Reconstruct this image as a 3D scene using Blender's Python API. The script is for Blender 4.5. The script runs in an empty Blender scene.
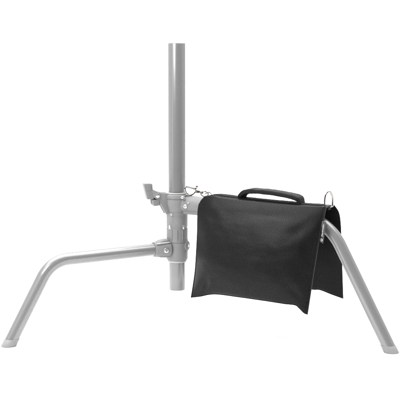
EXPO = 0
import bpy, bmesh, math, random
from mathutils import Vector, Matrix, noise
random.seed(4)
S = bpy.context.scene
COL = S.collection
PI = math.pi

# ------------------------------------------------------------------ camera
DIST, FPX, PITCH, ZC = 2.7, 1350.0, math.radians(7.5), 0.255
CAM = Vector((0, -DIST * math.cos(PITCH), ZC + DIST * math.sin(PITCH)))
FW = Vector((0, math.cos(PITCH), -math.sin(PITCH)))
UP = Vector((0, math.sin(PITCH), math.cos(PITCH)))
cd = bpy.data.cameras.new("camera")
cam = bpy.data.objects.new("camera", cd)
COL.objects.link(cam)
cam.location = CAM
cam.rotation_euler = (PI / 2 - PITCH, 0, 0)
cd.sensor_width = 36
cd.lens = 36 * FPX / 400
cd.clip_end = 200
S.camera = cam

def ray(u, v):
    return FW + Vector((1, 0, 0)) * ((u - 200) / FPX) + UP * ((200 - v) / FPX)

POLE_X = -0.046
O = Vector((POLE_X, 0, 0))
AZ_R, AZ_L, AZ_B = math.radians(-31), math.radians(210.5), math.radians(90)
def adir(az): return Vector((math.cos(az), math.sin(az), 0))
def pdir(az): return Vector((-math.sin(az), math.cos(az), 0))

def on_plane(u, v, point, normal):
    """real position of a point seen at (u, v), lying in the given plane"""
    d = ray(u, v)
    return CAM + d * ((point - CAM).dot(normal) / d.dot(normal))
def pole_z(v):
    return on_plane(177, v, O, Vector((0, 1, 0))).z
def leg_pt(u, v, az, off=0.0):
    n = pdir(az)
    return on_plane(u, v, O + n * off, n)

# --------------------------------------------------------------- materials
def new_mat(name):
    m = bpy.data.materials.new(name); m.use_nodes = True
    nt = m.node_tree
    return m, nt, nt.nodes["Principled BSDF"]

def noisy(name, c0, c1, rough=(0.3, 0.4), scale=40, metallic=0, bump=0.0, bscale=400, coat=0.0, stretch=None, spec=0.5):
    m, nt, p = new_mat(name)
    tc = nt.nodes.new("ShaderNodeTexCoord")
    src = tc.outputs["Object"]
    if stretch:
        mp = nt.nodes.new("ShaderNodeMapping"); mp.inputs["Scale"].default_value = stretch
        nt.links.new(src, mp.inputs[0]); src = mp.outputs[0]
    n = nt.nodes.new("ShaderNodeTexNoise"); n.inputs["Scale"].default_value = scale; n.inputs["Detail"].default_value = 6
    nt.links.new(src, n.inputs["Vector"])
    r = nt.nodes.new("ShaderNodeValToRGB")
    r.color_ramp.elements[0].color = (*c0, 1); r.color_ramp.elements[1].color = (*c1, 1)
    r.color_ramp.elements[0].position = 0.3; r.color_ramp.elements[1].position = 0.7
    nt.links.new(n.outputs["Fac"], r.inputs[0]); nt.links.new(r.outputs[0], p.inputs["Base Color"])
    mr = nt.nodes.new("ShaderNodeMapRange"); mr.inputs[3].default_value = rough[0]; mr.inputs[4].default_value = rough[1]
    nt.links.new(n.outputs["Fac"], mr.inputs[0]); nt.links.new(mr.outputs[0], p.inputs["Roughness"])
    p.inputs["Metallic"].default_value = metallic
    p.inputs["Coat Weight"].default_value = coat; p.inputs["Coat Roughness"].default_value = 0.12
    p.inputs["Specular IOR Level"].default_value = spec
    if bump:
        b = nt.nodes.new("ShaderNodeTexNoise"); b.inputs["Scale"].default_value = bscale; b.inputs["Detail"].default_value = 3
        nt.links.new(tc.outputs["Object"], b.inputs["Vector"])
        bp = nt.nodes.new("ShaderNodeBump"); bp.inputs["Strength"].default_value = bump; bp.inputs["Distance"].default_value = 0.001
        nt.links.new(b.outputs["Fac"], bp.inputs["Height"]); nt.links.new(bp.outputs[0], p.inputs["Normal"])
    return m

def g(v, t=1.0): return (v * t, v, v)
M_TUBE = noisy("painted_grey_tube", g(.195), g(.205), (.26, .29), 9, metallic=.34, stretch=(4, 4, 1.5), coat=.0, spec=.3)
M_CAST = noisy("grey_casting", g(.165), g(.19), (.5, .6), 60, metallic=0, spec=.35, bump=.25, bscale=700)
M_LEVER = noisy("grey_lever_plastic", g(.15), g(.172), (.5, .6), 60, bump=.2, bscale=500)
M_BOLT_GLINT = noisy("bright_zinc_and_glint", g(.55), g(.65), (.2, .3), 80, metallic=.8)
M_RING_GLINT = noisy("pale_nylon_and_glint", g(.30), g(.35), (.4, .5), 50)
M_FOOT = noisy("pale_rubber_foot", g(.185), g(.21), (.55, .7), 90, bump=.2)
M_CHROME = noisy("polished_nickel", (.33, .32, .30), (.44, .425, .395), (.1, .2), 120, metallic=1)
M_GROUND = noisy("white_seamless_paper", g(.92), g(.94), (.85, .95), 3, spec=.1)
M_TAG = noisy("woven_grey_tag", g(.04), g(.05), (.6, .7), 300, bump=.4, bscale=1500)
M_PRINT = noisy("white_print", g(.5), g(.58), (.6, .7), 200)
M_WEB = noisy("black_webbing", g(.007), g(.011), (.55, .65), 200, bump=.5, bscale=1300, spec=.15)
M_BIND_RECESS = noisy("black_binding_and_recess_shade", g(.004), g(.006), (.6, .7), 200, bump=.5, bscale=1500, spec=.08)

def fabric():
    m, nt, p = new_mat("black_coated_nylon")
    N, L = nt.nodes.new, nt.links.new
    uv = N("ShaderNodeUVMap")
    tc = N("ShaderNodeTexCoord")
    n = N("ShaderNodeTexNoise"); n.inputs["Scale"].default_value = 38; n.inputs["Detail"].default_value = 7; n.inputs["Roughness"].default_value = .65
    L(tc.outputs["Object"], n.inputs["Vector"])
    r = N("ShaderNodeValToRGB")
    r.color_ramp.elements[0].color = (.0033, .0033, .0034, 1); r.color_ramp.elements[1].color = (.0056, .0056, .0057, 1)
    r.color_ramp.elements[0].position = .3; r.color_ramp.elements[1].position = .7
    L(n.outputs["Fac"], r.inputs[0])
    # pale flecks of the woven yarn
    mp = N("ShaderNodeMapping"); mp.inputs["Scale"].default_value = (1, 1.6, 1); L(uv.outputs[0], mp.inputs[0])
    fl = N("ShaderNodeTexNoise"); fl.inputs["Scale"].default_value = 520; fl.inputs["Detail"].default_value = 3; L(mp.outputs[0], fl.inputs["Vector"])
    fr2 = N("ShaderNodeMapRange"); fr2.inputs[1].default_value = .35; fr2.inputs[2].default_value = .7; fr2.inputs[3].default_value = .6; fr2.inputs[4].default_value = 1.5
    L(fl.outputs["Fac"], fr2.inputs[0])
    mx = N("ShaderNodeVectorMath"); mx.operation = 'SCALE'; L(r.outputs[0], mx.inputs[0]); L(fr2.outputs[0], mx.inputs["Scale"])
    L(mx.outputs[0], p.inputs["Base Color"])
    fs = N("ShaderNodeMapRange"); fs.inputs[1].default_value = .35; fs.inputs[2].default_value = .7; fs.inputs[3].default_value = .09; fs.inputs[4].default_value = .17
    L(fl.outputs["Fac"], fs.inputs[0]); L(fs.outputs[0], p.inputs["Specular IOR Level"])
    p.inputs["Roughness"].default_value = .47
    p.inputs["Specular IOR Level"].default_value = .15
    p.inputs["Sheen Weight"].default_value = .0; p.inputs["Sheen Roughness"].default_value = .4
    n2 = N("ShaderNodeTexNoise"); n2.inputs["Scale"].default_value = 620; n2.inputs["Detail"].default_value = 3
    L(tc.outputs["Object"], n2.inputs["Vector"])
    b = N("ShaderNodeBump"); b.inputs["Strength"].default_value = .55; b.inputs["Distance"].default_value = .0006
    L(n2.outputs["Fac"], b.inputs["Height"]); L(b.outputs[0], p.inputs["Normal"])
    return m
M_FAB = fabric()

# ------------------------------------------------------------ mesh helpers
def tag(o, label=None, cat=None, group=None, kind=None):
    if label: o["label"] = label
    if cat: o["category"] = cat
    if group: o["group"] = group
    if kind: o["kind"] = kind
    return o

def empty(name, loc):
    o = bpy.data.objects.new(name, None); COL.objects.link(o); o.location = loc
    return o

PARENT_INV = {}
def obj(name, bm, mat, parent=None, smooth=True, angle=35):
    bmesh.ops.recalc_face_normals(bm, faces=bm.faces)
    me = bpy.data.meshes.new(name); bm.to_mesh(me); bm.free()
    me.materials.append(mat)
    for p in me.polygons: p.use_smooth = smooth
    if smooth: me.set_sharp_from_angle(angle=math.radians(angle))
    o = bpy.data.objects.new(name, me); COL.objects.link(o)
    if parent is not None:
        o.parent = parent
        # geometry is written in world coordinates: undo the parents' offsets
        off = Vector(); q = parent
        while q is not None: off += q.location; q = q.parent
        me.transform(Matrix.Translation(-off))
    return o

def frames(pts):
    n = len(pts); T = []
    for i in range(n):
        a, b = pts[max(0, i - 1)], pts[min(n - 1, i + 1)]
        T.append((b - a).normalized())
    ref = Vector((0, 0, 1)) if abs(T[0].z) < .9 else Vector((1, 0, 0))
    u = (ref - T[0] * ref.dot(T[0])).normalized(); out = []
    for t in T:
        u = (u - t * u.dot(t)).normalized()
        out.append((t, u, t.cross(u)))
    return out

def sweep(bm, pts, r, seg=24, closed=False, caps=True, rad=None, cut=None):
    """tube along pts. r: radius or (ru, rv). cut=(i, z): ring i is cut level at height z"""
    fr = frames(pts); rings = []
    n = len(pts)
    for i, (p, (t, u, w)) in enumerate(zip(pts, fr)):
        if closed and n > 2:
            t = (pts[(i + 1) % n] - pts[i - 1]).normalized()
            u = (u - t * u.dot(t)).normalized(); w = t.cross(u)
        k = rad[i] if rad else 1
        ru, rv = (r if isinstance(r, tuple) else (r, r))
        ring = []
        for j in range(seg):
            a = 2 * PI * j / seg
            q = p + u * (math.cos(a) * ru * k) + w * (math.sin(a) * rv * k)
            if cut and i == cut[0]: q = q + t * ((cut[1] - q.z) / t.z)
            ring.append(bm.verts.new(q))
        rings.append(ring)
    m = n if closed else n - 1
    for i in range(m):
        A, B = rings[i], rings[(i + 1) % n]
        for j in range(seg):
            bm.faces.new((A[j], A[(j + 1) % seg], B[(j + 1) % seg], B[j]))
    if caps and not closed:
        bm.faces.new(rings[0]); bm.faces.new(rings[-1])
    return rings

def lathe(bm, c, axis, prof, seg=40):
    """prof: list of (distance along axis, radius)"""
    axis = axis.normalized()
    ref = Vector((0, 0, 1)) if abs(axis.z) < .9 else Vector((1, 0, 0))
    u = (ref - axis * ref.dot(axis)).normalized(); w = axis.cross(u)
    rings = []
    for h, r in prof:
        if r < 1e-6: rings.append([bm.verts.new(c + axis * h)]); continue
        rings.append([bm.verts.new(c + axis * h + u * (r * math.cos(2 * PI * j / seg)) + w * (r * math.sin(2 * PI * j / seg))) for j in range(seg)])
    for A, B in zip(rings, rings[1:]):
        for j in range(seg):
            k = (j + 1) % seg
            if len(A) == 1 and len(B) == 1: continue
            if len(A) == 1: bm.faces.new((A[0], B[j], B[k]))
            elif len(B) == 1: bm.faces.new((A[j], A[k], B[0]))
            else: bm.faces.new((A[j], A[k], B[k], B[j]))
    for R, end in ((rings[0], 0), (rings[-1], 1)):
        if len(R) > 1: bm.faces.new(R)

def prism(bm, poly, thick, origin, ax, ay, az, bevel=.0012):
    """extrude a 2-D outline (list of (x, y)) by thick, centred on origin, with bevelled rims"""
    n = len(poly)
    b2 = bmesh.new()
    lo = [b2.verts.new((x, y, -thick / 2)) for x, y in poly]; hi = [b2.verts.new((x, y, thick / 2)) for x, y in poly]
    b2.faces.new(lo); b2.faces.new(hi)
    for i in range(n): b2.faces.new((lo[i], lo[(i + 1) % n], hi[(i + 1) % n], hi[i]))
    bmesh.ops.recalc_face_normals(b2, faces=b2.faces)
    if bevel: bmesh.ops.bevel(b2, geom=b2.edges[:], offset=bevel, segments=3, profile=.5, affect='EDGES', clamp_overlap=True)
    mp = {v: bm.verts.new(origin + ax * v.co.x + ay * v.co.y + az * v.co.z) for v in b2.verts}
    for f in b2.faces: bm.faces.new([mp[v] for v in f.verts])
    b2.free()

def fillet(a, c, b, r, n=16):
    """points of an arc of radius r rounding the corner c between a and b"""
    d1, d2 = (a - c).normalized(), (b - c).normalized()
    th = d1.angle(d2); L = r / math.tan(th / 2)
    p1, p2 = c + d1 * L, c + d2 * L
    ctr = c + (d1 + d2).normalized() * (r / math.sin(th / 2))
    v1, v2 = p1 - ctr, p2 - ctr; om = v1.angle(v2)
    return [ctr + (v1 * math.sin((1 - k / n) * om) + v2 * math.sin(k / n * om)) / math.sin(om) for k in range(n + 1)]

def smooth_path(pts, n=10, closed=False):
    """Catmull-Rom"""
    N = len(pts); out = []
    rng = range(N) if closed else range(N - 1)
    for i in rng:
        if closed: p0, p1, p2, p3 = pts[i - 1], pts[i], pts[(i + 1) % N], pts[(i + 2) % N]
        else: p0, p1, p2, p3 = pts[max(0, i - 1)], pts[i], pts[i + 1], pts[min(N - 1, i + 2)]
        for k in range(n):
            t = k / n
            out.append(.5 * ((2 * p1) + (p2 - p0) * t + (2 * p0 - 5 * p1 + 4 * p2 - p3) * t * t + (3 * p1 - p0 - 3 * p2 + p3) * t ** 3))
    if not closed: out.append(pts[-1].copy())
    return out

# ------------------------------------------------------------- the setting
# a white seamless-paper sweep: flat under the stand, curving up behind it
bm = bmesh.new()
prof = [(-1.1 + 3.5 * k / 10, 0) for k in range(11)]
prof += [(2.4 + 1.4 * math.sin(PI / 2 * k / 24), 1.4 - 1.4 * math.cos(PI / 2 * k / 24)) for k in range(1, 25)]
prof += [(3.8, 1.4 + 3.2 * k / 6) for k in range(1, 7)]
xs = [-5 + 10 * k / 10 for k in range(11)]
vs = [[bm.verts.new((x, y, z_)) for y, z_ in prof] for x in xs]
for i in range(len(xs) - 1):
    for j in range(len(prof) - 1): bm.faces.new((vs[i][j], vs[i + 1][j], vs[i + 1][j + 1], vs[i][j + 1]))
ground = tag(obj("ground", bm, M_GROUND), kind="structure")

# --------------------------------------------------------------- the stand
stand = tag(empty("light_stand", O.copy()), "pale grey steel light stand with bent legs, clamp lever and cut upright pole", "light stand")
ZT, ZB = pole_z(43), pole_z(289.6)
X, Y, Z = Vector((1, 0, 0)), Vector((0, 1, 0)), Vector((0, 0, 1))
RP = .0172
bm = bmesh.new()
lathe(bm, O, Z, [(ZB, RP - .0035), (ZB + .0004, RP - .0015), (ZB + .0018, RP - .0006), (ZB + .03, RP - .0006), (pole_z(230), RP - .0003), (pole_z(200), RP), (ZT - .0012, RP), (ZT - .0003, RP - .0006), (ZT, RP - .0016), (ZT, RP - .0026), (ZT - .03, RP - .0026)], 64)
obj("pole", bm, M_TUBE, stand)

RL = .0121
def make_leg(start, corner, foot, r_fillet):
    pts = [start + (corner - start) * (k / 12) for k in range(3)]
    arc = fillet(start, corner, foot, r_fillet)
    for k in range(1, 10): pts.append(start.lerp(arc[0], k / 10) if k > 1 else start.lerp(arc[0], .1))
    pts = [start.lerp(arc[0], k / 10) for k in range(10)] + arc + [arc[-1].lerp(foot, k / 8) for k in range(1, 9)]
    bm = bmesh.new(); sweep(bm, pts, RL, 40, cut=(len(pts) - 1, .012))
    leg = obj("leg", bm, M_TUBE, stand)
    # rubber foot: the tube's end, cut level with the floor
    d = (pts[-2] - foot).normalized()
    bm = bmesh.new()
    ax = lambda h: foot + d * (h / d.z)
    u = Vector((d.x, d.y, 0)).normalized(); w = Z.cross(u)
    rings = []
    for h, k in ((.0134, .9), (.0136, 1.0), (.0132, 1.03), (.002, 1.04), (.0006, 1.0), (.0004, .9)):
        e = (RL + .0003) * k
        rings.append([bm.verts.new(ax(h) + u * (math.cos(2 * PI * j / 48) * e / d.z) + w * (math.sin(2 * PI * j / 48) * e)) for j in range(48)])
    for A, B in zip(rings, rings[1:]):
        for j in range(48): bm.faces.new((A[j], A[(j + 1) % 48], B[(j + 1) % 48], B[j]))
    bm.faces.new(rings[0]); bm.faces.new(rings[-1])
    obj("rubber_foot", bm, M_FOOT, leg)
    return leg

def ground_pt(u, v):
    d = ray(u, v); return CAM + d * (-CAM.z / d.z)

# left leg
fl = ground_pt(8.4, 346.2); azl = math.atan2(fl.y - O.y, fl.x - O.x)
sl = leg_pt(166, 248.2, azl); cl = leg_pt(51, 260.8, azl)
make_leg(sl, cl, fl, .062)
# right leg
fr_ = ground_pt(391.6, 352.6); azr = math.atan2(fr_.y - O.y, fr_.x - O.x)
sr = leg_pt(184, 203.6, azr); cr = leg_pt(326.6, 217.2, azr)
make_leg(sr, cr, fr_, .104)
# the leg pointing away from the viewer, behind the pole
zb = pole_z(228)
DB = Vector((-.0172, 1, 0)).normalized()
make_leg(O + DB * .012 + Z * zb, O + DB * .33 + Z * (zb - .035), O + DB * .485, .07)

AR, AL = adir(azr), adir(azl)
PR = pdir(azr)
# --- upper collar: funnel round the pole with the right leg's socket
z = pole_z
bm = bmesh.new()
prof = [(z(214.6), .0215), (z(213), .0222), (z(211.6), .0224), (z(211.2), .0214), (z(209), .0226), (z(203), .0256), (z(198.6), .0262), (z(198.2), .0254), (z(197.8), .0254), (z(197.4), .0268), (z(195.2), .0268), (z(194.2), .0262), (z(193.6), .0245), (z(193.5), .0178)]
lathe(bm, O, Z, prof, 56)
dR = (cr - sr).normalized()
nR = dR.cross(PR).normalized()
sock = [(-.004, .0172), (.010, .0172), (.040, .0165), (.0445, .0163), (.0455, .0155), (.0458, .0122)]
lathe(bm, sr, dR, sock, 40)
prism(bm, [(0, -.018), (.040, -.0185), (.040, .012), (.012, .016), (0, .016)], .019, sr - Z * .002, AR, Z, PR, .003)
# web below the socket and flange lip
upper = obj("leg_collar", bm, M_CAST, stand)
bm = bmesh.new()
lathe(bm, O + Z * z(193.45), Z, [(0, .0178), (0, .0222), (.0008, .0228), (.0022, .0226), (.0028, .0215), (.0028, .0176)], 56)
obj("nylon_ring", bm, M_RING_GLINT, upper)

def bolt(c, axis, r, parent, hexa=True, h=.0028):
    axis = axis.normalized()
    bm = bmesh.new()
    lathe(bm, c, axis, [(-.004, r), (h * .45, r), (h * .8, r * .93), (h, r * .75), (h, r * .48)], 28)
    ref = Z; u = (ref - axis * ref.dot(axis)).normalized(); w = axis.cross(u)
    # hexagon recess
    b = obj("bolt", bm, M_BOLT_GLINT, parent)
    bm = bmesh.new()
    lathe(bm, c, axis, [(h + .0002, r * .46), (h - .0004, r * .44), (h - .0012, 0)], 6)
    obj("hex_socket", bm, M_CAST, b, smooth=False)
    return b
FY = Vector((0, -1, 0))
def on_front(u, v, y): return on_plane(u, v, O + Vector((0, y, 0)), Y)
bolt(leg_pt(185.6, 206.4, azr, -.0168), -PR, .0043, upper)
bolt(leg_pt(182.6, 197.6, azr, -.0205), (-PR + Z * .25), .0031, upper)
bolt(leg_pt(188.6, 203.0, azr, -.0160), -PR, .0018, upper)
bolt(on_front(163.2, 204.0, -.0135), Vector((-.75, -1, 0)), .0034, upper)
bolt(on_front(171.8, 214.6, -.0205), Vector((-.35, -1, 0)), .0024, upper)

# --- clamp: two lugs growing out of the collar, a cross bolt and a cam lever
AC = Vector((-1, -.28, 0)).normalized(); PC = Vector((-AC.y, AC.x, 0)); PC = PC if PC.y < 0 else -PC
def cl_uv(u, v):      # outline helper: pixel -> (along, up) in the vertical plane of the clamp
    q = on_plane(u, v, O, Vector((-PC.x, -PC.y, 0))) - O
    return (q.dot(AC), q.z)
def plate(bm, pix, thick, off, bevel=.0012):
    prism(bm, [cl_uv(*p) for p in pix], thick, O + PC * off, AC, Z, PC, bevel)
for sgn in (1, -1):
    bm = bmesh.new()
    plate(bm, [(162, 192.6), (156.5, 191.4), (152.6, 189.2), (150.6, 188.6), (150.3, 192), (152.2, 197), (157, 199.5), (160.3, 205.5), (165, 214), (169, 212), (169, 193)], .007, sgn * .0085, .0016)
    obj("clamp_lug", bm, M_CAST, upper)
bm = bmesh.new()
lathe(bm, O + AC * cl_uv(156.2, 194.6)[0] + Z * cl_uv(156.2, 194.6)[1] - PC * .016, PC, [(0, .0035), (.0005, .0046), (.004, .005), (.028, .005), (.0315, .0046), (.0322, .003)], 28)
obj("clamp_bolt", bm, M_BOLT_GLINT, upper)
bm = bmesh.new()   # lever: upright paddle, neck and lower block
plate(bm, [(142.4, 183.8), (143.3, 183.1), (150.3, 183.0), (151.2, 183.9), (151.6, 190), (152.6, 198.6), (146.2, 198.9), (145.2, 195)], .016, .004, .0022)
plate(bm, [(148.5, 188.6), (151.6, 189.0), (158.6, 199.0), (158.0, 204.4), (152.2, 205.4), (150.6, 203.5), (150.2, 199.0)], .0095, 0, .0022)
plate(bm, [(150.8, 199.2), (158.6, 198.6), (158.2, 204.9), (152.2, 205.6)], .024, .001, .002)
lever = obj("clamp_lever", bm, M_LEVER, stand)
bm = bmesh.new()   # raised grip rib
plate(bm, [(144.2, 185.0), (149.6, 184.8), (150.2, 189.6), (145.4, 190.2)], .0172, .004, .0008)
obj("grip_pad", bm, M_LEVER, lever)

# --- middle sleeve, in two halves with a groove between, carrying the far leg
bm = bmesh.new()
r = .0213
lathe(bm, O, Z, [(z(240), r), (z(228.2), r), (z(227.7), r - .0006), (z(227.4), r - .0007), (z(226.6), r - .0007), (z(226.3), r - .0006), (z(225.8), r), (z(214.2), r)], 56)
lathe(bm, O + Z * zb, Y, [(0, .0165), (.050, .0158), (.052, .0145), (.0522, .0122)], 36)
a = math.radians(-88)
for ang in (-58, -88, -118):
    d = adir(math.radians(ang)); w = pdir(math.radians(ang))
    prism(bm, [(-.0012, 0), (.0012, 0), (.0012, z(228.4) - z(239.5)), (-.0012, z(228.4) - z(239.5))], .0024, O + d * r + Z * z(239.5), w, Z, d, .0008)
mid = obj("middle_collar", bm, M_CAST, stand)
for u in (169.6, 183.6):  # bright squares added to stand in for highlights beside the groove
    q = on_front(u, 227.2, -.0165); d = Vector((q.x - O.x, q.y, 0)).normalized(); w = Vector((-d.y, d.x, 0))
    bm = bmesh.new()
    prism(bm, [(-.0021, -.0042), (.0021, -.0042), (.0021, .0042), (-.0021, .0042)], .003, O + d * (r - .0006) + Z * q.z, w, Z, d, .0006)
    obj("highlight_square", bm, M_BOLT_GLINT, mid)

# --- lower collar with the left leg's socket
bm = bmesh.new()
lathe(bm, O, Z, [(z(259.4), .0180), (z(259.2), .0205), (z(258.2), .0214), (z(250), .0218), (z(242.2), .0220), (z(241.9), .0211), (z(241.3), .0211), (z(241.0), .0219), (z(238.8), .0217), (z(237.8), .0206), (z(237.6), .0176)], 56)
dL = (cl - sl).normalized()
s0 = sl - dL * .004
lathe(bm, s0, dL, [(0, .0178), (.008, .0178), (.020, .0166), (.0305, .0153), (.032, .0148), (.0327, .0138), (.0328, .0122)], 40)
prism(bm, [(-.004, -.0185), (.018, -.0168), (.026, -.012), (.026, .012), (.014, .0175), (-.004, .0195)], .022, sl, AL, Z, pdir(azl), .004)
lower = obj("leg_collar", bm, M_CAST, stand)
bm = bmesh.new()
lathe(bm, O, Z, [(z(261.6), .0172), (z(261.5), .0186), (z(261), .0192), (z(260), .0192), (z(259.4), .0186), (z(259.3), .0172)], 56)
obj("nylon_ring", bm, M_RING_GLINT, lower)
pl = -pdir(azl) if (-pdir(azl)).y < 0 else pdir(azl)
sgn = -1 if pl.dot(pdir(azl)) < 0 else 1
bolt(leg_pt(166.2, 250.4, azl, sgn * .0178), pl, .0052, lower)
bm = bmesh.new()     # pale strip modelled as the highlight along the socket's top
q1, q2 = leg_pt(170.5, 242.2, azl, sgn * .0135), leg_pt(156.5, 244.2, azl, sgn * .0115)
sweep(bm, [q1.lerp(q2, k / 8) for k in range(9)], (.0016, .0022), 14, rad=[.5, .9, 1, 1, 1, 1, 1, .9, .5])
obj("socket_highlight", bm, M_RING_GLINT, lower)
# tightening knob on the right flank
kc = on_front(186.2, 245.6, -.006); kd = Vector((.9, -.43, 0)).normalized()
bm = bmesh.new()
for j in range(1): lathe(bm, kc, kd, [(-.006, .0105), (.0015, .0105), (.0035, .0098), (.0052, .0072), (.0056, .0042)], 32)
for j in range(10):
    a = 2 * PI * j / 10; w = Vector((-kd.y, kd.x, 0))
    c = kc + w * (math.cos(a) * .0102) + Z * (math.sin(a) * .0102)
    lathe(bm, c, kd, [(-.004, .0012), (.001, .0016), (.0022, .0011)], 8)
knob = obj("tightening_knob", bm, M_LEVER, stand)
bolt(kc + kd * .0042, kd, .0032, knob, h=.0022)

# ----------------------------------------------------------------- the bag
zleg = lambda t: sr.lerp(cr, t)
A, P = AR, PR
bag = tag(empty("sandbag", Vector((leg_pt(262, 240, azr).x, leg_pt(262, 240, azr).y, .08))), "black nylon saddle sandbag with carry handle, hung over the grey stand leg", "sandbag")
def bp(u, v, off): return leg_pt(u, v, azr, off)

def curve(pts, n):
    """resample a polyline of Vectors (Catmull-Rom) to n+1 points evenly by length"""
    d = smooth_path(pts, 14)
    L = [0]
    for a, b in zip(d, d[1:]): L.append(L[-1] + (b - a).length)
    out = []; k = 0
    for i in range(n + 1):
        s = L[-1] * i / n
        while k < len(L) - 2 and L[k + 1] < s: k += 1
        f = (s - L[k]) / max(1e-9, L[k + 1] - L[k])
        out.append(d[k].lerp(d[k + 1], min(1, f)))
    return out

def sm(x, a, b):
    t = min(1, max(0, (x - a) / (b - a))); return t * t * (3 - 2 * t)

def pouch(top, bottom, left, right, out_dir, t_out, t_in, seed, nu=170, nv=140, crease=None):
    """pillow between four seam curves; bulges t_out to the outside and t_in to the leg side"""
    T, B, Lc, R = curve(top, nu), curve(bottom, nu), curve(left, nv), curve(right, nv)
    mid = [[None] * (nv + 1) for _ in range(nu + 1)]
    for i in range(nu + 1):
        s = i / nu
        for j in range(nv + 1):
            t = j / nv
            c = (T[i] * (1 - t) + B[i] * t) + (Lc[j] * (1 - s) + R[j] * s) - (T[0] * (1 - s) * (1 - t) + T[-1] * s * (1 - t) + B[0] * (1 - s) * t + B[-1] * s * t)
            mid[i][j] = c
    bm = bmesh.new(); uvl = bm.loops.layers.uv.new("UVMap")
    def env(s, t):
        m = .012      # flat seam fin round three sides
        ss = min(1, max(0, (s - m) / (1 - 2 * m))); tt = min(1, t / (1 - m)) if t < 1 - m else 1
        fx = max(0, 1 - abs(2 * ss - 1) ** 2.2) ** .74
        e = max(0, 1 - ((tt - .56) / .44) ** 2) ** .74 if tt > .56 else 1 - (1 - tt / .56) ** 2.0
        return fx * (.10 + .90 * e) if tt < 1 else 0
    sheets = []
    for side, tk in ((1, t_out), (-1, t_in)):
        sh = []
        for i in range(nu + 1):
            s = i / nu; row = []
            for j in range(nv + 1):
                t = j / nv
                e = env(s, t)
                q = mid[i][j]
                h = tk * e
                if side == 1:
                    # loose fabric: broad lumps of sand, soft horizontal sags and drawn corners
                    h += e * .0032 * noise.fractal(Vector((s * 2.6 + seed, t * 2.4, seed)), 1.0, 2.0, 3)
                    h += min(1, e * 1.6) * .0006 * noise.fractal(Vector((s * 5 + t * 2 + seed, t * 9 - s * 2, 3 + seed)), 1.0, 2.0, 3)
                    if crease: h += crease(s, t, e)
                edge = min(1, 6 * min(s, 1 - s, 1 - t) + .12)
                q = q + out_dir * (side * (h + .0011))
                # gentle waviness of the whole cloth, stronger away from the seams
                q = q + Z * (.0012 * edge * noise.noise(Vector((s * 7 + seed, t * 6, 9))))
                row.append(bm.verts.new(q))
            sh.append(row)
        sheets.append(sh)
    F, Bk = sheets
    def quad(a, b, c, d, uv):
        f = bm.faces.new((a, b, c, d))
        for l, w in zip(f.loops, uv): l[uvl].uv = w
    W, H = .25, .20
    for i in range(nu):
        for j in range(nv):
            uv = [(i / nu * W, j / nv * H), ((i + 1) / nu * W, j / nv * H), ((i + 1) / nu * W, (j + 1) / nv * H), (i / nu * W, (j + 1) / nv * H)]
            quad(F[i][j], F[i + 1][j], F[i + 1][j + 1], F[i][j + 1], uv)
            quad(Bk[i][j], Bk[i][j + 1], Bk[i + 1][j + 1], Bk[i + 1][j], [uv[0], uv[3], uv[2], uv[1]])
    e0 = [(0, 0)] * 4
    for i in range(nu):
        quad(F[i][nv], F[i + 1][nv], Bk[i + 1][nv], Bk[i][nv], e0)
        quad(F[i][0], Bk[i][0], Bk[i + 1][0], F[i + 1][0], e0)
    for j in range(nv):
        quad(F[0][j], F[0][j + 1], Bk[0][j + 1], Bk[0][j], e0)
        quad(F[nu][j], Bk[nu][j], Bk[nu][j + 1], F[nu][j + 1], e0)
    return bm, mid, F

FT, FB = -.019, -.064
def front_crease(s, t, e):
    k = 0
    # long soft sag lines, as in loosely filled cloth
    def line(s0, t0, s1, t1, w, depth):
        dx, dy = s1 - s0, t1 - t0; L2 = dx * dx + dy * dy
        u = max(0, min(1, ((s - s0) * dx + (t - t0) * dy) / L2))
        d = math.hypot(s - s0 - u * dx, (t - t0 - u * dy) * .85)
        d += .012 * noise.noise(Vector((s * 9, t * 9, 5)))
        return -depth * math.exp(-(d / w) ** 2) * math.sin(PI * min(1, max(0, .08 + .84 * u)))
    k += line(.30, .14, 1.0, .10, .05, .0022)
    k += line(.45, .56, .93, .47, .045, .0008)
    k += line(.10, .50, .55, .60, .05, .0005)
    k += line(.06, .30, .40, .36, .05, .0007)
    k += line(.0, .02, .26, .30, .05, .0030)
    k += line(1.0, .06, .80, .34, .055, .0042)
    k += line(.0, .98, .20, .78, .04, .0030)
    k += line(1.0, 1.0, .84, .80, .045, .0040)
    k += line(.50, 1.0, .56, .84, .03, .0012)
    k += line(.12, .98, .18, .86, .02, .0020)
    return k * min(1, e * 2.2)

def lerp_off(v, v0, v1, a, b): return a + (b - a) * max(0, min(1, (v - v0) / (v1 - v0)))
top = [bp(u, v, FT) for u, v in ((199.0, 204.0), (202.6, 199.0), (208, 196.8), (214.5, 196.3), (221, 197.8), (240, 199.8), (270, 203.0), (300, 205.8), (326.3, 207.2))]
bot = [bp(u, v, FB) for u, v in ((190.9, 297.8), (200, 296.8), (209, 294.9), (218, 294.6), (235, 296.8), (262, 300.6), (284, 304.0), (295, 305.4), (299, 308.3), (304, 313.2), (307.6, 314.6))]
lef = [bp(u, v, lerp_off(v, 200, 298, FT, FB)) for u, v in ((199.0, 204.0), (198.0, 209), (197.5, 217), (197.2, 232), (196.2, 252), (195.0, 270), (193.0, 285), (190.9, 297.8))]
rig = [bp(u, v, lerp_off(v, 207, 314, FT, FB)) for u, v in ((326.3, 207.2), (324.6, 216), (321.4, 230), (317.4, 252), (313.6, 275), (310.6, 295), (307.6, 314.6))]
bm, midF, SF = pouch(top, bot, lef, rig, (-P + Z * .12).normalized(), .041, .012, 2.3, crease=front_crease)
front_seams = (top, bot, lef, rig)
fp = obj("pouch", bm, M_FAB, bag, angle=60)

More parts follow.
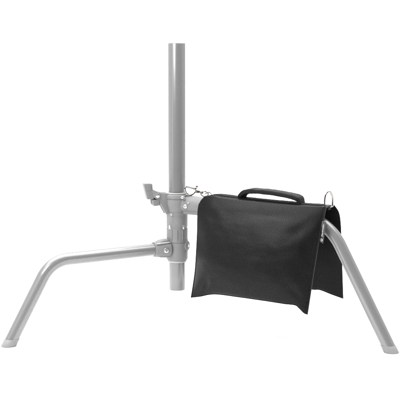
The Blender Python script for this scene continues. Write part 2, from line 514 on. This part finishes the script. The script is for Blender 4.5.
# back pouch on the far side of the leg
BT, BB = .020, .066
zoff = lambda q, off: q
def shift(q, d): return q + P * d
topb = [shift(bp(u, v, FT), BT - FT) for u, v in ((201, 203.0), (205, 199.6), (214.5, 197.0), (240, 200.0), (270, 203.2), (300, 206.0), (325.5, 207.6))]
botb = [bp(u, v, BB) for u, v in ((224, 284), (235, 281.5), (250, 283.2), (280, 286.6), (312, 289.6), (320, 290.0), (332, 294.6), (343.2, 298.6))]
rigb = [topb[-1]] + [bp(u, v, lerp_off(v, 206, 299, BT, BB)) for u, v in ((339.0, 213), (340.8, 226), (341.4, 245), (342.0, 262), (342.6, 280), (343.2, 298.6))]
lefb = [topb[0], bp(212, 208, .03), bp(214, 230, .04), bp(218, 258, .055), bp(224, 284, BB)]
bm, midB, SB = pouch(topb, botb, lefb, rigb, (P + Z * .12).normalized(), .026, .010, 7.1, nu=110, nv=90)
obj("pouch", bm, M_FAB, bag, angle=60)

# top panel over the leg: rounded sheet from one pouch seam to the other
bm = bmesh.new(); uvl = bm.loops.layers.uv.new("UVMap")
nA, nC = 110, 22
Tf, Tb = curve(top, nA), curve(topb, nA)
rows = []
for i in range(nA + 1):
    s = i / nA; a, b = Tf[i], Tb[i]
    row = []
    for j in range(nC + 1):
        w = j / nC
        q = a.lerp(b, w)
        arch = (1 - abs(2 * w - 1) ** 2.6)
        lift = .003 * arch * (1 - .25 * sm(s, .8, 1)) + .0008 * noise.fractal(Vector((s * 9, w * 2.2, 4)), 1, 2, 3) * arch
        lift += -.002 * (1 - sm(s, 0, .04))
        q = q + Z * (lift - .0008) + P * (-.0020 * (1 - w) + .0020 * w) * (1 - arch)
        row.append(q)
    rows.append(row)
up_ = [[bm.verts.new(q) for q in row] for row in rows]
dn_ = [[bm.verts.new(q - Z * .0022 - P * .0003 * 0) for q in row] for row in rows]
for i in range(nA):
    for j in range(nC):
        f = bm.faces.new((up_[i][j], up_[i + 1][j], up_[i + 1][j + 1], up_[i][j + 1]))
        for l, (a, b) in zip(f.loops, ((i, j), (i + 1, j), (i + 1, j + 1), (i, j + 1))): l[uvl].uv = (a / nA * .25, b / nC * .04)
        bm.faces.new((dn_[i][j], dn_[i][j + 1], dn_[i + 1][j + 1], dn_[i + 1][j]))
for i in range(nA):
    bm.faces.new((up_[i][0], dn_[i][0], dn_[i + 1][0], up_[i + 1][0])); bm.faces.new((up_[i][nC], up_[i + 1][nC], dn_[i + 1][nC], dn_[i][nC]))
for j in range(nC):
    bm.faces.new((up_[0][j], up_[0][j + 1], dn_[0][j + 1], dn_[0][j])); bm.faces.new((up_[nA][j], dn_[nA][j], dn_[nA][j + 1], up_[nA][j + 1]))
obj("top_panel", bm, M_FAB, bag, angle=60)

# reinforcing webbing on the top panel, its extra-dark colour standing in for recess shade
def top_at(s, w):
    i = min(nA, max(0, s * nA)); k = min(nA - 1, int(i)); j = min(nC - 1, int(w * nC)); f = i - k; h = w * nC - j
    return (rows[k][j].lerp(rows[k + 1][j], f)).lerp(rows[k][j + 1].lerp(rows[k + 1][j + 1], f), h)
bm = bmesh.new()
NW = 90; prev = None
for i in range(NW + 1):
    s = .07 + .88 * i / NW
    ring = []
    for w, dz in ((.22, .0002), (.235, .0012), (.5, .0014), (.765, .0012), (.78, .0002), (.765, -.001), (.5, -.001), (.235, -.001)):
        q = top_at(s, w); ring.append(bm.verts.new(q + Z * dz))
    if prev:
        for j in range(8): bm.faces.new((prev[j], prev[(j + 1) % 8], ring[(j + 1) % 8], ring[j]))
    else: bm.faces.new(ring)
    prev = ring
bm.faces.new(prev)
obj("webbing", bm, M_BIND_RECESS, bag, angle=50)

# seam binding lines: rows of stitches near the seams of the front pouch
def stitches(bm, pts, n, off, length=.0022, r=.00028):
    c = curve(pts, n)
    for i in range(0, n, 2):
        a, b = c[i] + off, c[i + 1] + off
        m = (a + b) / 2; d = (b - a).normalized()
        sweep(bm, [m - d * length / 2, m, m + d * length / 2], r, 5, rad=[.5, 1, .5])
inset = lambda i0, j0: SF and midF[i0][j0]
bm = bmesh.new()
def seam_row(ij, n=None):
    pts = [midF[i][j] - P * .0022 for i, j in ij]
    stitches(bm, pts, 150, Vector())
seam_row([(167, j) for j in range(10, 136, 6)]); seam_row([(3, j) for j in range(10, 136, 6)])
seam_row([(i, 138) for i in range(5, 168, 6)])
obj("stitching", bm, M_WEB, fp)

# carry handle: padded strap arching above the webbing
hp = lambda u, v, off=0: bp(u, v, off)
ctr = [hp(242.6, 203.2), hp(242.2, 199.0), hp(242.6, 195.2), hp(245.4, 192.4), hp(250.5, 190.8), hp(258, 190.9), hp(270, 192.0), hp(282, 193.8), hp(292, 195.9), hp(298.4, 198.0), hp(300.6, 201.0), hp(300.8, 206.8)]
path = smooth_path(ctr, 9)
bm = bmesh.new()
n = len(path); seg = 28; prev = None
fr = frames(path)
for i, (q, (t, u, w)) in enumerate(zip(path, fr)):
    s = i / (n - 1)
    side = P
    nrm = t.cross(side).normalized()
    pad = sm(s, .12, .2) * (1 - sm(s, .82, .9))
    hw = .0118 + .0012 * pad; hh = .0042 + .0005 * pad
    hh *= 1 + .10 * noise.noise(Vector((s * 16, 1, 2))); nz = lambda a: .0005 * noise.noise(Vector((s * 40, math.cos(a) * 2, math.sin(a) * 2)))
    ring = []
    for j in range(seg):
        a = 2 * PI * j / seg; ca, sa = math.cos(a), math.sin(a)
        e = .33
        ring.append(bm.verts.new(q + side * (hw * math.copysign(abs(ca) ** e, ca)) + nrm * (hh * math.copysign(abs(sa) ** e, sa) + nz(a))))
    if prev:
        for j in range(seg): bm.faces.new((prev[j], prev[(j + 1) % seg], ring[(j + 1) % seg], ring[j]))
    else: bm.faces.new(ring)
    prev = ring
bm.faces.new(prev)
handle = obj("carry_handle", bm, M_WEB, bag, angle=60)
bm = bmesh.new()      # seam line on the near flank of the padded grip
k0, k1 = int(n * .16), int(n * .86)
stitches(bm, [path[i] - P * .0128 + Z * .001 for i in range(k0, k1, 4)], 90, Vector(), .0022, .0003)
obj("stitching", bm, M_BIND_RECESS, handle)
for c in (hp(243.2, 201.6), hp(301.4, 206.0)):     # sewn-down ends of the handle
    bm = bmesh.new()
    prism(bm, [(-.011, -.0035), (.011, -.0035), (.010, .0035), (-.010, .0035)], .027, c, A, Z, P, .0018)
    obj("handle_anchor", bm, M_WEB, handle)

# D-shaped ring at the right end, standing in a webbing loop
def loop_wire(bm, pts, r, n=8, seg=12): sweep(bm, smooth_path(pts, n, True), r, seg, closed=True)
RD = (X * .62 + P * .50).normalized(); c0 = bp(328.6, 205.9, 0.001)
bm = bmesh.new()
H, Wd = .0262, .0088
pts = [(-1, .02), (-1, .25), (-.95, .55), (-.74, .82), (-.35, .985), (0, 1.02), (.35, .985), (.74, .82), (.95, .55), (1, .25), (1, .02), (.85, -.05), (0, -.06), (-.85, -.05)]
loop_wire(bm, [c0 + RD * (x * Wd) + Z * (y * H) + RD.cross(Z) * 0 for x, y in pts], .0018)
obj("ring", bm, M_CHROME, bag)
bm = bmesh.new()
q = c0 - Z * .0045
prism(bm, [(-.007, -.003), (.0065, -.003), (.0065, .0015), (.005, .0035), (-.006, .0035), (-.007, .0015)], .014, q + A * -.004, P, Z, A, .0016)
obj("ring_loop", bm, M_WEB, bag)

# side tag sewn into the right seam of the front pouch
tb = [bp(u, v, -.026) for u, v in ((322.6, 221.2), (327.0, 221.8), (323.6, 243.3), (318.9, 242.5))]
tc = sum(tb, Vector()) / 4
tn = (-P * .95 - A * .10 + Z * .05).normalized()
ty = ((tb[0] + tb[1]) / 2 - (tb[2] + tb[3]) / 2); TL = ty.length; ty = (ty - tn * ty.dot(tn)).normalized()
tx = ty.cross(tn).normalized()
TW = abs((tb[1] - tb[0]).dot(tx))
bm = bmesh.new()
nn = 16; prevs = None
def tag_pt(x, y): # slight curl
    return tc + tx * x + ty * y + tn * (.0016 * math.sin(y / TL * 3.0) + .0012)
for k in range(nn + 1):
    y = TL * (k / nn - .5)
    ring = [bm.verts.new(tag_pt(x, y) + tn * d) for x, d in ((-TW / 2, 0), (-TW / 2 + .0004, .0008), (TW / 2 - .0004, .0008), (TW / 2, 0), (TW / 2 - .0004, -.0004), (-TW / 2 + .0004, -.0004))]
    if prevs:
        for j in range(6): bm.faces.new((prevs[j], prevs[(j + 1) % 6], ring[(j + 1) % 6], ring[j]))
    else: bm.faces.new(ring)
    prevs = ring
bm.faces.new(prevs)
label_tag = obj("side_tag", bm, M_TAG, bag, angle=50)

tcu = bpy.data.curves.new("lettering", 'FONT'); tcu.body = "Manfrotto"; tcu.size = 1; tcu.extrude = .02; tcu.offset = .004
tmp = bpy.data.objects.new("lettering_source", tcu); COL.objects.link(tmp)
bpy.context.view_layer.update()
me = bpy.data.meshes.new_from_object(tmp.evaluated_get(bpy.context.evaluated_depsgraph_get()))
bpy.data.objects.remove(tmp); bpy.data.curves.remove(tcu)
xs = [v.co.x for v in me.vertices]; ys = [v.co.y for v in me.vertices]
x0, x1, y0, y1 = min(xs), max(xs), min(ys), max(ys)
LL, LH = TL * .56, TW * .34
off = Vector(); qq = label_tag
while qq is not None: off += qq.location; qq = qq.parent
for v in me.vertices:       # text runs up the tag: its x becomes the tag's y
    ly = -TL * .19 + (v.co.x - x0) / (x1 - x0) * LL
    lx = -((v.co.y - (y0 + y1) / 2) / (y1 - y0)) * LH
    v.co = tag_pt(lx, ly) + tn * (.0011 + .0002 * (v.co.z > 0)) - off
me.materials.append(M_PRINT)
lo = bpy.data.objects.new("lettering", me); COL.objects.link(lo); lo.parent = label_tag
bm = bmesh.new()           # round emblem below the words: a ring and a dot
ec = tag_pt(0, -TL * .36) + tn * .0012
def disc(bm, r0, r1, nseg=32):
    A_ = [bm.verts.new(ec + tx * (r0 * math.cos(2 * PI * j / nseg)) + ty * (r0 * math.sin(2 * PI * j / nseg))) for j in range(nseg)]
    B_ = [bm.verts.new(ec + tx * (r1 * math.cos(2 * PI * j / nseg)) + ty * (r1 * math.sin(2 * PI * j / nseg))) for j in range(nseg)]
    for j in range(nseg): bm.faces.new((A_[j], A_[(j + 1) % nseg], B_[(j + 1) % nseg], B_[j]))
disc(bm, .0030, .0016); disc(bm, .0009, .0001)
obj("emblem", bm, M_PRINT, label_tag)

# snap hook on the left end, its jaw resting on the collar
hk = lambda u, v: on_plane(u, v, O + Vector((0, -.0245, 0)), Vector((-.25, 1, 0)).normalized())
bm = bmesh.new()
jaw = [(196.4, 190.6), (194.2, 188.6), (191.4, 187.8), (188.0, 186.9), (186.0, 186.9), (184.9, 188.5), (185.4, 191.4), (186.6, 193.8), (189.2, 195.1), (192.0, 194.6), (194.2, 192.8), (196.4, 191.2)]
pw = smooth_path([hk(*q) for q in jaw], 8)
sweep(bm, pw, .0020, 12)
lathe(bm, hk(195.6, 190.9), hk(200.4, 192.2) - hk(195.6, 190.9), [(-.0008, .0016), (0, .0032), (.003, .0038), (.0065, .0034), (.0085, .0028), (.0092, .0012)], 20)
hook = obj("snap_hook", bm, M_CHROME, bag)
bm = bmesh.new()
sweep(bm, smooth_path([hk(193.0, 189.0), hk(195.4, 188.4), hk(196.6, 187.6), hk(196.9, 186.6)], 6), .0017, 10, rad=None)
lathe(bm, hk(196.9, 187.2), Z, [(0, .0016), (.001, .0027), (.0032, .0027), (.004, .0016)], 14)
obj("thumb_catch", bm, M_CHROME, hook)
bm = bmesh.new()
lathe(bm, hk(200.2, 192.1), hk(203.0, 193.0) - hk(200.2, 192.1), [(0, .0018), (.0006, .0030), (.0026, .0030), (.0034, .0022), (.0062, .0020), (.0066, .001)], 18)
obj("swivel", bm, M_CHROME, hook)
bm = bmesh.new()
l2 = [(202.2, 191.4), (205.2, 191.2), (207.6, 192.4), (208.2, 194.6), (206.6, 196.4), (203.6, 196.6), (201.4, 195.0), (201.2, 193.0)]
loop_wire(bm, [hk(*q) + Vector((0, -.003 * math.sin(k), 0)) for k, q in enumerate(l2)], .0015)
obj("link", bm, M_CHROME, hook)
bm = bmesh.new()
l3 = [(205.2, 193.6), (208.4, 192.2), (211.4, 193.6), (213.2, 196.0), (211.6, 198.6), (208.0, 198.8), (205.6, 196.6)]
ctrq = bp(209, 196, -.004)
loop_wire(bm, [bp(u, v, -.004 + .004 * math.sin(1.7 * k)) for k, (u, v) in enumerate(l3)], .0014)
obj("ring", bm, M_CHROME, bag)
bm = bmesh.new()     # fabric loop that holds the link
c = bp(210.6, 197.4, 0)
prism(bm, [(-.013, -.0045), (.010, -.006), (.012, .0005), (.006, .0048), (-.004, .0040), (-.012, .0008)], .020, c, A, Z, P, .0022)
obj("hook_loop", bm, M_FAB, bag)

# ------------------------------------------------------------------- light
W = bpy.data.worlds.new("World"); S.world = W; W.use_nodes = True
nt = W.node_tree; bg = nt.nodes["Background"]
# a white studio: bright sweep behind the set, dimmer room behind the photographer
tcw = nt.nodes.new("ShaderNodeTexCoord"); sep = nt.nodes.new("ShaderNodeSeparateXYZ")
nt.links.new(tcw.outputs["Generated"], sep.inputs[0])
rmp = nt.nodes.new("ShaderNodeValToRGB")
mr = nt.nodes.new("ShaderNodeMapRange"); mr.inputs[1].default_value = -1; mr.inputs[2].default_value = 1
nt.links.new(sep.outputs["Y"], mr.inputs[0]); nt.links.new(mr.outputs[0], rmp.inputs[0])
e = rmp.color_ramp.elements
e[0].position = .25; e[0].color = (.12, .12, .12, 1)
e[1].position = .55; e[1].color = (1, 1, 1, 1)
nt.links.new(rmp.outputs[0], bg.inputs["Color"]); bg.inputs["Strength"].default_value = 1.2

def area(name, loc, target, size, power, sy=None):
    l = bpy.data.lights.new(name, 'AREA'); l.energy = power; l.size = size
    if sy: l.shape = 'RECTANGLE'; l.size_y = sy
    o = bpy.data.objects.new(name, l); COL.objects.link(o); o.location = loc
    o.rotation_euler = (Vector(target) - Vector(loc)).to_track_quat('-Z', 'Y').to_euler()
    return o
area("overhead_softbox", (0, .65, 2.9), (0, .65, 0), 4.4, 318, 3.4)
area("backdrop_softbox", (0, 1.4, 3.8), (0, 3.6, 1.4), 4.0, 25, .8)
area("key_softbox", (-1.2, -1.75, 2.1), (.12, -.08, .17), .9, 74, .9)
area("strip_softbox", (-1.75, -1.0, .95), (-.046, 0, .3), .3, 5, 1.5)

S.view_settings.view_transform = 'Standard'; S.view_settings.look = 'None'
S.view_settings.exposure = EXPO; S.view_settings.gamma = 1
S.cycles.max_bounces = 8
